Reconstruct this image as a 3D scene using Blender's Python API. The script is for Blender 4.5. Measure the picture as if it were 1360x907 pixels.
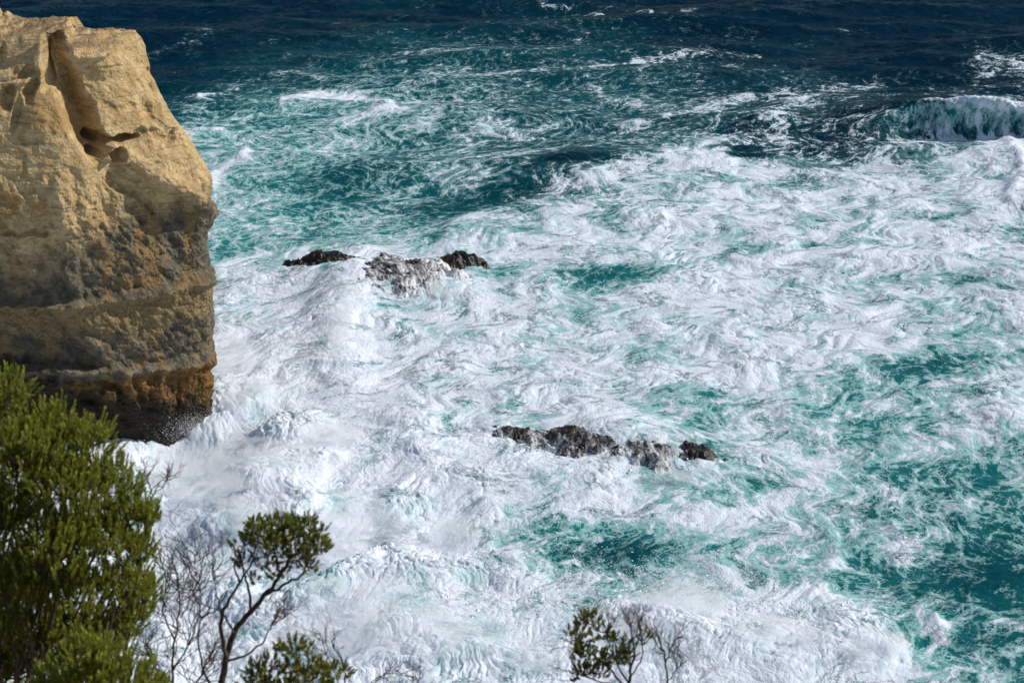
import bpy, math, random
import numpy as np
from mathutils import Vector
f4 = np.float32
R = math.radians
for o in list(bpy.data.objects): bpy.data.objects.remove(o)
S = bpy.context.scene
COL = S.collection

# ------------------------------------------------------------------ camera, light, exposure
CAM_Z, PITCH, FOC = 50.0, 18.0, 70.0
cd = bpy.data.cameras.new('camera'); cam = bpy.data.objects.new('camera', cd); COL.objects.link(cam)
cam.location = (0, 0, CAM_Z); cam.rotation_euler = (R(90-PITCH), 0, 0)
cd.lens = FOC; cd.sensor_width = 36; cd.clip_start = 0.1; cd.clip_end = 20000
cd.dof.use_dof = True; cd.dof.focus_distance = 150; cd.dof.aperture_fstop = 4.0
S.camera = cam
SUN = Vector((0.74, 0.12, 0.64)).normalized()
SUN_EL = math.asin(SUN.z); SUN_ROT = math.atan2(SUN.x, SUN.y)
w = bpy.data.worlds.new('World'); S.world = w; w.use_nodes = True
wn = w.node_tree; wn.nodes.clear()
sky = wn.nodes.new('ShaderNodeTexSky'); sky.sky_type = 'NISHITA'; sky.sun_disc = False
sky.sun_elevation = SUN_EL; sky.sun_rotation = SUN_ROT; sky.altitude = 50
bg = wn.nodes.new('ShaderNodeBackground'); bg.inputs[1].default_value = 0.085
wo = wn.nodes.new('ShaderNodeOutputWorld')
wn.links.new(sky.outputs[0], bg.inputs[0]); wn.links.new(bg.outputs[0], wo.inputs[0])
sl = bpy.data.lights.new('sun', 'SUN'); sl.energy = 3.7; sl.angle = R(0.53); sl.color = (1, 0.93, 0.83)
so = bpy.data.objects.new('sun', sl); COL.objects.link(so)
so.rotation_euler = SUN.to_track_quat('Z', 'Y').to_euler(); so.location = (60, -20, 90)
vs = S.view_settings; vs.view_transform = 'Standard'; vs.look = 'None'; vs.exposure = 0; vs.gamma = 1
S.render.film_transparent = False
try: S.cycles.max_bounces = 8; S.cycles.volume_bounces = 6; S.cycles.use_denoising = True
except Exception: pass

# ------------------------------------------------------------------ camera geometry helpers (photo survey -> ground points)
F = FOC/36*1360; CP, SP = math.cos(R(PITCH)), math.sin(R(PITCH))
def proj(x, y, z):
    d = z-CAM_Z
    zc = y*CP - d*SP; yu = y*SP + d*CP
    return 680+F*x/zc, 453.5-F*yu/zc
def at_z(px, py, z=0.0):
    a, b = (px-680)/F, (453.5-py)/F
    dy, dz = CP+b*SP, -SP+b*CP
    t = (z-CAM_Z)/dz
    return a*t, dy*t
def at_y(px, py, Y):
    a, b = (px-680)/F, (453.5-py)/F
    dy, dz = CP+b*SP, -SP+b*CP
    t = Y/dy
    return np.array((a*t, Y, CAM_Z+dz*t))

# ------------------------------------------------------------------ noise
_rng = np.random.RandomState(7)
_perm = np.tile(_rng.permutation(256), 3).astype(np.int32)
_ang = (_rng.rand(256)*2*np.pi); _gx, _gy = np.cos(_ang).astype(f4), np.sin(_ang).astype(f4)
_g3 = _rng.normal(size=(256, 3)); _g3 = (_g3/np.linalg.norm(_g3, axis=1)[:, None]).astype(f4)
def pn2(x, y, seed=0):
    x = np.asarray(x, f4)+seed*17.31; y = np.asarray(y, f4)+seed*9.73
    xf, yf = np.floor(x), np.floor(y); xi, yi = xf.astype(np.int32) & 255, yf.astype(np.int32) & 255
    x = x-xf; y = y-yf
    u = x*x*x*(x*(x*6-15)+10); v = y*y*y*(y*(y*6-15)+10)
    def g(ix, iy, dx, dy):
        h = _perm[_perm[ix & 255]+(iy & 255)]; return _gx[h]*dx+_gy[h]*dy
    a = g(xi, yi, x, y); b = g(xi+1, yi, x-1, y); c = g(xi, yi+1, x, y-1); d = g(xi+1, yi+1, x-1, y-1)
    a = a+u*(b-a); c = c+u*(d-c)
    return (a+v*(c-a))*1.5
def pn3(x, y, z, seed=0):
    x = np.asarray(x, f4)+seed*17.31; y = np.asarray(y, f4)+seed*9.73; z = np.asarray(z, f4)+seed*5.11
    xf, yf, zf = np.floor(x), np.floor(y), np.floor(z)
    xi, yi, zi = xf.astype(np.int32), yf.astype(np.int32), zf.astype(np.int32)
    x = x-xf; y = y-yf; z = z-zf
    u = x*x*(3-2*x); v = y*y*(3-2*y); w_ = z*z*(3-2*z)
    def g(a, b, c):
        h = _perm[_perm[_perm[(xi+a) & 255]+((yi+b) & 255)]+((zi+c) & 255)]
        G = _g3[h]; return G[..., 0]*(x-a)+G[..., 1]*(y-b)+G[..., 2]*(z-c)
    r0 = g(0, 0, 0); r0 = r0+u*(g(1, 0, 0)-r0); r1 = g(0, 1, 0); r1 = r1+u*(g(1, 1, 0)-r1)
    s0 = r0+v*(r1-r0)
    r0 = g(0, 0, 1); r0 = r0+u*(g(1, 0, 1)-r0); r1 = g(0, 1, 1); r1 = r1+u*(g(1, 1, 1)-r1)
    return (s0+w_*(r0+v*(r1-r0)-s0))*1.4
def fbm2(x, y, n=4, seed=0, rough=.5):
    s = 0; a = 1; t = 0
    for k in range(n): s = s+a*pn2(x*2**k, y*2**k, seed+k*3); t += a; a *= rough
    return s/t
def fbm3(x, y, z, n=4, seed=0, rough=.5):
    s = 0; a = 1; t = 0
    for k in range(n): s = s+a*pn3(x*2**k, y*2**k, z*2**k, seed+k*3); t += a; a *= rough
    return s/t
def puff(x, y, seed=0):
    """packed domes (1 at each middle, 0 in the creases)"""
    x = np.asarray(x, f4); y = np.asarray(y, f4); xf, yf = np.floor(x), np.floor(y); xi, yi = xf.astype(np.int32), yf.astype(np.int32)
    x = x-xf; y = y-yf; best = np.full(x.shape, 9, f4)
    for a in (-1, 0, 1):
        for b in (-1, 0, 1):
            h = _perm[_perm[(xi+a+seed*31) & 255]+((yi+b) & 255)]
            best = np.minimum(best, (x-a-(.5+.45*_gx[h]))**2+(y-b-(.5+.45*_gy[h]))**2)
    return np.sqrt(np.clip(1-best/.85, 0, 1))
def sst(a, b, x):
    t = np.clip((x-a)/(b-a), 0, 1); return t*t*(3-2*t)
def segdist(px, py, pts):
    best = np.full(px.shape, 1e9, f4); tt = np.zeros(px.shape, f4); n = len(pts)-1
    for i in range(n):
        (ax, ay), (bx, by) = pts[i], pts[i+1]
        dx, dy = bx-ax, by-ay; L = dx*dx+dy*dy+1e-9
        t = np.clip(((px-ax)*dx+(py-ay)*dy)/L, 0, 1)
        d = np.hypot(px-ax-t*dx, py-ay-t*dy)
        m = d < best; best = np.where(m, d, best); tt = np.where(m, (i+t)/n, tt)
    return best, tt
def ell(px, py, cx, cy, rx, ry, rot=0):
    c, s = math.cos(R(rot)), math.sin(R(rot)); dx, dy = px-cx, py-cy
    return np.hypot((dx*c+dy*s)/rx, (-dx*s+dy*c)/ry)

# ------------------------------------------------------------------ mesh / object helpers
def mesh_np(name, V, Q, smooth=True, attrs=None):
    V = np.ascontiguousarray(V, f4); Q = np.ascontiguousarray(Q, np.int32); k = Q.shape[1]
    me = bpy.data.meshes.new(name)
    me.vertices.add(len(V)); me.vertices.foreach_set('co', V.ravel())
    me.loops.add(Q.size); me.loops.foreach_set('vertex_index', Q.ravel())
    me.polygons.add(len(Q)); me.polygons.foreach_set('loop_start', np.arange(0, Q.size, k, dtype=np.int32))
    try: me.polygons.foreach_set('loop_total', np.full(len(Q), k, np.int32))
    except Exception: pass
    me.polygons.foreach_set('use_smooth', np.full(len(Q), smooth))
    for an, (ty, dat) in (attrs or {}).items():
        at = me.attributes.new(an, ty, 'POINT')
        at.data.foreach_set('vector' if ty == 'FLOAT_VECTOR' else ('color' if ty == 'FLOAT_COLOR' else 'value'), np.ascontiguousarray(dat, f4).ravel())
    me.update(calc_edges=True)
    return me
def link(name, me, mat=None, parent=None):
    o = bpy.data.objects.new(name, me); COL.objects.link(o)
    if mat and not me.materials: me.materials.append(mat)
    if parent: o.parent = parent
    return o
def tag(o, label, cat, group=None):
    o['label'] = label; o['category'] = cat
    if group: o['group'] = group
    return o
def thing(name, loc, label, cat, group=None):
    o = bpy.data.objects.new(name, None); COL.objects.link(o); o.location = loc; o.empty_display_size = .3
    return tag(o, label, cat, group)
def gridq(nr, nc, off=0):
    i = np.arange(nr*nc, dtype=np.int32).reshape(nr, nc)
    return np.stack([i[:-1, :-1], i[:-1, 1:], i[1:, 1:], i[1:, :-1]], -1).reshape(-1, 4)+off

# ------------------------------------------------------------------ shader node helper
class NT:
    def __init__(s, name):
        s.m = bpy.data.materials.new(name); s.m.use_nodes = True; s.t = s.m.node_tree; s.t.nodes.clear()
    def n(s, ty, **kw):
        nd = s.t.nodes.new(ty)
        for k, v in kw.items(): setattr(nd, k, v)
        return nd
    def put(s, sock, v):
        if isinstance(v, bpy.types.NodeSocket): s.t.links.new(v, sock)
        elif v is not None:
            if hasattr(sock, 'default_value'):
                if sock.type == 'RGBA' and len(v) == 3: v = (*v, 1)
                sock.default_value = v
    def m_(s, op, a, b=None, c=None, clamp=False):
        nd = s.n('ShaderNodeMath', operation=op, use_clamp=clamp)
        for i, v in enumerate((a, b, c)):
            if v is not None: s.put(nd.inputs[i], v)
        return nd.outputs[0]
    def add(s, *a):
        r = a[0]
        for b in a[1:]: r = s.m_('ADD', r, b)
        return r
    def mul(s, *a):
        r = a[0]
        for b in a[1:]: r = s.m_('MULTIPLY', r, b)
        return r
    def sub(s, a, b): return s.m_('SUBTRACT', a, b)
    def ss(s, x, a, b, lo=0., hi=1., smooth=True):
        nd = s.n('ShaderNodeMapRange', interpolation_type='SMOOTHSTEP' if smooth else 'LINEAR')
        for i, v in enumerate((x, a, b, lo, hi)): s.put(nd.inputs[i], v)
        return nd.outputs[0]
    def v_(s, op, a, b=None, sc=None):
        nd = s.n('ShaderNodeVectorMath', operation=op); s.put(nd.inputs[0], a)
        if b is not None: s.put(nd.inputs[1], b)
        if sc is not None: s.put(nd.inputs['Scale'], sc)
        return nd.outputs[0]
    def attr(s, name, out='Fac'):
        return s.n('ShaderNodeAttribute', attribute_name=name).outputs[out]
    def sep(s, v):
        nd = s.n('ShaderNodeSeparateXYZ'); s.put(nd.inputs[0], v); return nd.outputs
    def comb(s, x=0., y=0., z=0.):
        nd = s.n('ShaderNodeCombineXYZ')
        for i, v in enumerate((x, y, z)): s.put(nd.inputs[i], v)
        return nd.outputs[0]
    def noise(s, v, scale, detail=3., rough=.5, dist=0., out=0, lac=2.):
        nd = s.n('ShaderNodeTexNoise'); s.put(nd.inputs['Vector'], v); s.put(nd.inputs['Scale'], scale)
        s.put(nd.inputs['Detail'], detail); s.put(nd.inputs['Roughness'], rough); s.put(nd.inputs['Distortion'], dist)
        s.put(nd.inputs['Lacunarity'], lac)
        return nd.outputs[out]
    def vor(s, v, scale, feat='DISTANCE_TO_EDGE', out=0, rnd=1.):
        nd = s.n('ShaderNodeTexVoronoi', feature=feat); s.put(nd.inputs['Vector'], v); s.put(nd.inputs['Scale'], scale)
        s.put(nd.inputs['Randomness'], rnd)
        return nd.outputs[out]
    def mix(s, f, a, b):
        nd = s.n('ShaderNodeMix', data_type='RGBA'); s.put(nd.inputs[0], f); s.put(nd.inputs[6], a); s.put(nd.inputs[7], b)
        return nd.outputs[2]
    def bump(s, h, strength=1., dist=.1, nrm=None):
        nd = s.n('ShaderNodeBump'); s.put(nd.inputs['Height'], h); s.put(nd.inputs['Strength'], strength)
        s.put(nd.inputs['Distance'], dist)
        if nrm is not None: s.put(nd.inputs['Normal'], nrm)
        return nd.outputs[0]
    def pos(s): return s.n('ShaderNodeNewGeometry').outputs['Position']
    def obj(s): return s.n('ShaderNodeTexCoord').outputs['Object']
    def pbsdf(s, col, rough=.8, nrm=None, ior=1.45, spec=.5, **kw):
        p = s.n('ShaderNodeBsdfPrincipled'); s.put(p.inputs['Base Color'], col); s.put(p.inputs['Roughness'], rough)
        s.put(p.inputs['IOR'], ior); s.put(p.inputs['Specular IOR Level'], spec)
        if nrm is not None: s.put(p.inputs['Normal'], nrm)
        for k, v in kw.items(): s.put(p.inputs[k.replace('_', ' ')], v)
        return p.outputs[0]
    def out(s, sh):
        o = s.n('ShaderNodeOutputMaterial'); s.t.links.new(sh, o.inputs[0]); return s.m

# ================================================================== THE SEA
# survey of the sea: 20 x 13 cells of foam cover and of air in the water (read off the photograph), laid on the water plane
FOAM = """
0 0 0 0 0 0 0 1 1 1 2 2 1 1 0 0 0 0 0 0
0 0 0 0 2 2 3 4 4 4 3 3 3 3 2 2 1 1 1 2
0 0 3 4 4 4 5 4 4 4 3 3 3 4 4 6 6 4 5 6
0 0 5 5 5 4 4 4 4 4 4 5 6 7 7 7 7 7 8 8
5 5 5 5 4 4 4 5 5 6 7 7 7 7 7 7 7 7 7 7
7 7 7 7 8 8 9 9 7 7 7 7 6 7 7 7 7 7 7 7
8 8 8 9 9 9 8 8 7 7 8 8 7 7 7 8 7 7 6 6
9 9 9 9 9 9 9 8 8 7 7 7 7 7 8 8 6 5 4 6
9 9 9 9 9 9 9 9 8 8 8 8 6 6 7 6 5 4 4 5
9 9 9 9 9 9 9 9 8 8 7 7 6 6 6 5 5 4 3 4
9 9 9 9 9 9 9 8 8 6 4 4 4 5 6 5 5 4 3 3
9 9 9 9 9 9 9 9 8 8 6 4 4 5 5 6 5 4 2 2
9 9 9 9 9 9 9 9 9 8 8 8 8 8 8 7 7 6 5 4
"""
AIR = """
0 0 0 0 0 0 0 1 1 1 1 1 0 0 0 0 0 0 0 0
0 0 0 0 2 3 3 4 4 4 3 3 3 2 2 2 0 0 0 0
1 1 3 5 5 5 5 5 4 3 3 3 3 3 2 2 2 1 2 3
5 5 7 7 7 6 5 5 4 4 3 3 4 5 5 5 5 5 5 6
6 6 6 6 6 5 5 5 5 5 5 5 5 5 5 5 5 5 5 5
7 7 7 7 6 6 6 6 6 6 6 5 5 5 5 5 5 5 5 5
7 7 7 7 7 6 6 6 6 6 6 6 6 8 8 8 7 6 6 6
8 8 8 8 8 8 6 6 6 6 6 6 6 8 7 7 6 6 5 5
8 8 8 8 8 8 7 7 7 6 6 6 5 7 6 6 6 6 6 6
8 8 8 8 8 8 8 7 7 7 7 6 6 7 6 6 5 5 5 5
8 8 8 8 8 8 8 7 7 7 6 5 5 7 7 6 5 5 5 5
8 8 8 8 8 8 7 7 6 6 5 5 4 7 7 7 5 5 4 4
8 8 8 8 8 8 8 7 7 7 7 7 6 8 7 7 7 6 6 5
"""
def table(t): return np.array([[float(v) for v in r.split()] for r in t.strip().splitlines()], f4)/9
def cubic(T, px, py, x0=34., y0=35., st=68., sy=70.):
    nr, nc = T.shape
    u = np.clip((px-x0)/st, -.49, nc-.51); v = np.clip((py-y0)/sy, -.49, nr-.51)
    iu, iv = np.floor(u).astype(int), np.floor(v).astype(int); fu, fv = u-iu, v-iv
    def wts(t): return ((1-t)**3/6, (3*t**3-6*t*t+4)/6, (-3*t**3+3*t*t+3*t+1)/6, t**3/6)
    wu, wv = wts(fu), wts(fv); r = 0
    for a in range(4):
        for b in range(4):
            r = r+wv[a]*wu[b]*T[np.clip(iv+a-1, 0, nr-1), np.clip(iu+b-1, 0, nc-1)]
    return r
# rows and columns: a fan of quads, finest over the surf, widening to the horizon
rows_deg = list(np.linspace(75, 31, 24))+list(np.arange(29.4, 7.7, -.0158))
rows_deg = [r for r in rows_deg if not 11.2 < r < 12.6]+list(np.arange(12.6, 11.2, -.0055))
rows_deg += list(7.6*np.exp(-np.linspace(.02, 5.2, 90)))
rows_deg = np.array(sorted(rows_deg, reverse=True)); rr = CAM_Z/np.tan(np.radians(rows_deg))
cols_deg = np.concatenate([np.linspace(-88, -19, 40), np.linspace(-17.6, 17.6, 1560), np.linspace(19, 88, 40)])
NR, NC = len(rr), len(cols_deg)
TH, RR = np.meshgrid(np.radians(cols_deg), rr)
X = (RR*np.sin(TH)).astype(f4); Y = (RR*np.cos(TH)).astype(f4)
PX, PY = proj(X, Y, np.zeros_like(X)); PX = PX.astype(f4); PY = PY.astype(f4)
inshore = sst(420, 300, RR).astype(f4)

# slow fields on a coarse grid of the water plane, sampled back to the vertices
GX0, GY0, GS = -150., 60., .6
gx = np.arange(GX0, 150, GS, dtype=f4); gy = np.arange(GY0, 440, GS, dtype=f4)
GX, GY = np.meshgrid(gx, gy)
def samp(G, x, y):
    u = np.clip((x-GX0)/GS, 0, len(gx)-1.001); v = np.clip((y-GY0)/GS, 0, len(gy)-1.001)
    iu, iv = u.astype(np.int32), v.astype(np.int32); fu, fv = u-iu, v-iv
    return (G[iv, iu]*(1-fu)+G[iv, iu+1]*fu)*(1-fv)+(G[iv+1, iu]*(1-fu)+G[iv+1, iu+1]*fu)*fv
def psi(x, y):
    return 9*pn2(x/34, y/34, 1)+4.2*pn2(x/14, y/14, 2)+1.5*pn2(x/6, y/6, 3)
qx, qy = GX.copy(), GY.copy(); e = .4
for k in range(5):     # foam carried by eddies: step back along the stream
    vx = (psi(qx, qy+e)-psi(qx, qy-e))/(2*e); vy = -(psi(qx+e, qy)-psi(qx-e, qy))/(2*e)
    qx = qx-vx*.5; qy = qy-vy*.5
DXW, DYW = qx-GX, qy-GY
calm = sst(290, 240, GY)*.6+.4
WX = X+samp(DXW*calm, X, Y); WY = Y+samp(DYW*calm, X, Y)
ca, sa = math.cos(R(24)), math.sin(R(24))       # long axis of the streaks
YK = .6      # the surf pattern runs out from the shore, longer that way
WU = (WX*ca+YK*WY*sa).astype(f4); WV = (-WX*sa+YK*WY*ca).astype(f4)

GPX, GPY = proj(GX, GY, np.zeros_like(GX))
jx = GPX+38*fbm2(GX/16, GY/26, 3, 11); jy = GPY+20*fbm2(GX/12, GY/22, 3, 12)
foam = cubic(table(FOAM), jx, jy); air = cubic(table(AIR), jx, jy)
LINES = [  # foam lines seen in the photograph: points, half width px, strength
 ([(180, 80), (230, 65), (300, 48)], 5, .3), ([(375, 138), (400, 130), (470, 131), (520, 136)], 6, .55), ([(262, 137), (278, 133)], 6, .6),
 ([(440, 165), (480, 160), (520, 150)], 6, .35), ([(570, 98), (640, 100), (700, 98), (770, 93), (840, 86), (930, 72), (1010, 70)], 5, .28),
 ([(290, 130), (330, 105), (400, 97), (430, 108)], 4, .25), ([(390, 212), (415, 204), (432, 194)], 4, .6), ([(240, 182), (300, 172)], 7, .5), ([(278, 245), (300, 228), (330, 214)], 8, .45),
 ([(520, 150), (580, 168), (590, 150)], 5, .2), ([(610, 160), (660, 172), (740, 168)], 4, .2), ([(660, 180), (700, 178), (720, 182)], 4, .22),
 ([(830, 172), (870, 165), (935, 148), (1000, 128), (1060, 118)], 8, .3), ([(780, 110), (800, 130), (850, 140)], 5, .22), ([(840, 80), (860, 95), (850, 108)], 6, .25),
 ([(950, 85), (990, 100), (1040, 90)], 5, .2),
 ([(600, 300), (640, 285), (700, 262), (800, 240), (880, 225), (960, 200), (1010, 175), (1060, 140), (1110, 112), (1170, 105)], 13, .25),
 ([(1300, 78), (1360, 84), (1420, 90)], 12, .45), ([(1290, 98), (1320, 92)], 7, .3), ([(718, 4), (745, 6)], 3, .75), ([(780, 14), (800, 18)], 3, .75), ([(848, 26), (868, 28)], 3, .7), ([(905, 23), (925, 25)], 2.5, .45),
 ([(940, 40), (1010, 50)], 5, .15), ([(1110, 38), (1125, 40)], 3, .4), ([(540, 70), (640, 68)], 4, .2), ([(500, 82), (540, 66)], 5, .12),
 ([(1180, 600), (1250, 610), (1330, 560), (1370, 555)], 16, .3), ([(1080, 680), (1110, 740), (1090, 800)], 10, .25), ([(1180, 700), (1200, 790), (1260, 850)], 8, .22),
 ([(1160, 650), (1260, 680), (1360, 640)], 8, .2), ([(1230, 800), (1290, 815), (1360, 840)], 7, .25),
 ([(700, 705), (800, 690), (900, 700), (1000, 690), (1090, 640)], 9, .25), ([(430, 400), (460, 440), (440, 500), (400, 560)], 22, .15)]
HOLES = [  # patches of open water inside the foam: cx, cy, rx, ry, depth, air
 (820, 368, 55, 12, .55, 0), (800, 388, 40, 9, .4, 0), (760, 372, 50, 12, .25, -.1), (1110, 190, 75, 22, .3, -.35), (985, 203, 32, 9, .5, -.3), (1000, 178, 40, 10, .25, -.2),
 (1080, 322, 22, 7, .45, 0), (1250, 282, 34, 8, .4, -.1), (1225, 490, 55, 20, .5, -.1), (940, 545, 45, 28, .28, .05), (960, 600, 40, 18, .35, -.2), (1060, 240, 26, 7, .35, -.1), (1340, 305, 28, 7, .35, -.1),
 (1290, 372, 40, 7, .35, -.1), (700, 255, 60, 10, .3, -.15), (760, 226, 60, 12, .35, -.25), (620, 270, 70, 18, .35, -.1), (480, 240, 60, 20, .2, -.1), (500, 205, 50, 12, .15, -.1),
 (705, 578, 26, 10, .2, 0), (760, 500, 70, 12, .12, .1), (980, 655, 60, 12, .2, -.05), (820, 745, 90, 18, .25, -.25), (740, 720, 80, 12, .2, .1), (1150, 570, 60, 18, .15, 0),
 (1290, 760, 90, 30, .1, -.1), (1230, 620, 60, 12, .15, 0), (1310, 640, 60, 18, .15, 0), (690, 545, 60, 10, .18, .1), (470, 590, 12, 16, .25, -.2), (420, 250, 50, 16, .18, -.1),
 (560, 318, 60, 9, .2, .1), (450, 310, 80, 10, .15, .1), (290, 330, 40, 14, .25, 0), (890, 165, 60, 10, .15, -.1), (1200, 860, 50, 12, .2, -.1), (1310, 850, 60, 14, .2, -.05)]
wjx = GPX+16*fbm2(GX/9, GY/14, 3, 21); wjy = GPY+9*fbm2(GX/8, GY/12, 3, 22)
for pts, wd, st in LINES:
    d, _ = segdist(wjx, wjy, pts); foam = foam+st*np.exp(-(d/wd)**2)
for cx, cy, rx, ry, dep, da in HOLES:
    r = ell(wjx, wjy, cx, cy, rx, ry, -6); g = np.exp(-r**2*.9); foam = foam-dep*g; air = air+da*g
def blob(cx, cy, rx, ry, rot=0): return np.exp(-ell(wjx, wjy, cx, cy, rx, ry, rot)**2)
churn = np.clip(blob(330, 620, 170, 120, 40)+blob(480, 800, 240, 110)+blob(230, 720, 160, 200)+blob(620, 850, 220, 60)+.75*blob(980, 850, 200, 45)+.5*blob(1150, 870, 120, 30)+.5*blob(560, 640, 110, 70)+.35*blob(700, 620, 100, 40)+.5*blob(430, 430, 40, 50), 0, 1)
churn = churn*sst(470, 560, wjy+.25*(wjx-300))+.3*blob(430, 430, 40, 60)
foam = foam+.34*fbm2((GX+DXW*.6)/9, (GY+DYW*.6)/15, 4, 25, .6)*sst(.3, .7, foam)
foam = np.clip(foam+.25*churn, 0, 1.1); air = np.clip(air, 0, 1)
VF = samp(foam, X, Y)*inshore; VA = samp(air, X, Y)*inshore; VC = samp(churn, X, Y)

# relief
Z = np.zeros_like(X); HX = np.zeros_like(X); HY = np.zeros_like(X)
far = 1-inshore
open_ = np.clip(1-VF*1.1, .12, 1)
Z += (1.25*pn2((X*.96+Y*.28)/46, (Y*.96-X*.28)/19, 31)+.8*pn2((X*.98-Y*.2)/24, (Y*.98+X*.2)/9.5, 32))*sst(130, 230, RR)
def ridge(n): return 1-np.abs(n)*2
Z += open_*(.26*pn2((X+.15*Y)/9, (Y-.15*X)/4.2, 33)+.14*ridge(pn2((X-.3*Y)/5.5, (Y+.3*X)/2.5, 34))+.075*ridge(pn2(X/2.4, Y/1.3, 35))+.035*pn2(X/1.1, Y/.7, 36)).astype(f4)
fo = sst(.25, .8, VF)
bil = lambda s, u, v, sd: np.abs(pn2(u/s, v/s, sd))
lump = .20*bil(1, WU/5.5, WV/3.4, 41)+.20*bil(1, WU/2.6, WV/1.3, 42)
Z += fo*(1-.6*VC)*lump*1.15
jxx, jyy = X+.5*pn2(X/1.4, Y/1.8, 70), .65*Y+.5*pn2(X/1.4, Y/1.8, 71); rub = sst(-.1, .35, pn2(X/6, Y/9, 72))
Z += fo*(1-VC)*(.04+rub)*(.16*puff(jxx/1.3, jyy/1.1, 11)+.12*puff(jxx/.6, jyy/.55, 12)+.06*puff(jxx/.28, jyy/.3, 13))
Z += .10*fo*ridge(pn2(WU/14, WV/4.0, 45))
cm = np.clip(VC, 0, 1)
w1, w2 = 1.3*pn2(X/3.5, Y/3.5, 51), 1.3*pn2(X/3.5, Y/3.5, 52); w3, w4 = .2*pn2(X/.9, Y/.9, 53), .2*pn2(X/.9, Y/.9, 54)
ux, uy = X+w1+w3, .7*Y+w2+w4
soft = .35+.65*sst(-.25, .35, pn2(X/5, Y/7, 60))      # frothy heaps here, smoother sheets there
Z += cm*(.5*pn2(X/9, Y/9, 55)+soft*(.36*puff(ux/2.8, uy/2.8, 1)+.40*puff(ux/1.3, uy/1.3, 2)+.27*puff(ux/.65, uy/.65, 3)+.25*puff(ux/.33, uy/.33, 4)+.13*puff(ux/.17, uy/.17, 5))-.8)
HX += cm*(.14*pn2(X/2, Y/2, 56)+.09*pn2(X/.8, Y/.8, 57)+.05*pn2(X/.3, Y/.3, 67)); HY += cm*(.14*pn2(X/2, Y/2, 58)+.09*pn2(X/.8, Y/.8, 59)+.05*pn2(X/.3, Y/.3, 68))
# broad shoulders of water: the wash in front of the cliff and at the bottom of the picture
def shoulder(cx, cy, rx, ry, h, rot=0):
    global Z
    r = ell(PX, PY, cx, cy, rx, ry, rot); Z = Z+h*np.exp(-r*r)
shoulder(450, 420, 40, 70, 1.1, 10); shoulder(700, 640, 260, 70, 1.0, 8); shoulder(980, 860, 180, 40, 1.2); shoulder(390, 660, 130, 60, 1.2); shoulder(235, 592, 80, 36, -2.6); shoulder(560, 800, 200, 60, 1.2)
shoulder(480, 378, 110, 26, .8, 5); shoulder(850, 590, 120, 30, .9, 10); shoulder(1340, 565, 40, 14, .7)
# the breaking wave
WY0, XL = at_z(1270, 186)[1], at_z(1150, 186)[0]
t_ = X-XL
Hc = 4.5*sst(-7, 12, t_)*(1-.18*sst(14, 24, t_))*(1-.8*sst(34, 60, t_))*(1+.08*pn2(X/3, 0*X, 61))
yl = WY0+1.4*np.sin(t_/7)-.09*t_+.5*pn2(X/4, 0*X+.5, 62)
d = Y-yl                        # distance behind the foot of the face
face = sst(0, 4.2, d); back = 1-sst(5.0, 19, d)
prof = np.where(d < 4.6, face, np.minimum(1, back))
hump = np.where(d < 0, 0, prof)
Z += Hc*hump
lean = sst(.45, 1.0, face)*(1-sst(4.4, 9, d))*sst(6, 12, t_)
HY -= lean*Hc*.52; HX -= lean*.5
wv = np.clip(Hc/4.7, 0, 1)
cw = 1.0+1.3*sst(8, 22, t_)+.5*pn2(X/1.6, 0*X, 69)
crest = wv*np.exp(-(np.where(d < 4.6, (d-4.6)/cw, (d-4.6)/.9))**2)*sst(4.5, 9, t_)
rough = crest*(.5*puff(X/1.3, Y/.9, 6)+.3*puff(X/.55, Y/.4, 7)+.25*bil(1, X/.28, Y/.25, 65)); Z += rough*.8; HY -= rough*.5
streak = sst(.15, .55, ridge(pn2(X/3.1+d/5+.5*pn2(X/1.5, d/2, 73), d/6, 66)))*.28
onface = wv*sst(-.3, .6, d)*(1-sst(3.4, 4.2, d))
VF = VF*(1-onface)+onface*(.30+1.1*streak+.2*(1-sst(0, 1.2, d))+.5*sst(2.6, 4, d)*sst(9, 16, t_))
VF = np.maximum(VF, crest*1.25); VF = np.where((d > 5.8) & (d < 22), VF*(1-.6*wv), VF); VF = VF+.25*wv*np.exp(-((d+2)/2.2)**2)
VA = VA*(1-onface)+onface*(.34+.42*sst(1.0, 3.6, d)); VC = np.maximum(VC, crest)  # face paler towards the crest: light passing through the wave, put into its colour
# second small bore to the right of it
bd, bt = segdist(PX, PY, [(1335, 190), (1352, 212), (1360, 240), (1340, 262)]); Z += .45*np.exp(-(bd/9)**2); VF += .3*np.exp(-(bd/10)**2)

V = np.stack([X+HX, Y+HY, Z], -1).reshape(-1, 3)
VF = np.clip(VF, 0, 1.2)
cc = np.stack([VF, np.clip(VA, 0, 1), np.clip(VC, 0, 1), np.ones_like(VF)], -1).reshape(-1, 4)
wuv = np.stack([WU, WV, np.zeros_like(WU)], -1).reshape(-1, 3)
me = mesh_np('sea', V, gridq(NR, NC), True, {'cover': ('FLOAT_COLOR', cc), 'drift': ('FLOAT_VECTOR', wuv)})
SEA_Z = Z; SEA_Y = Y; SEA_X = X

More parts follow.
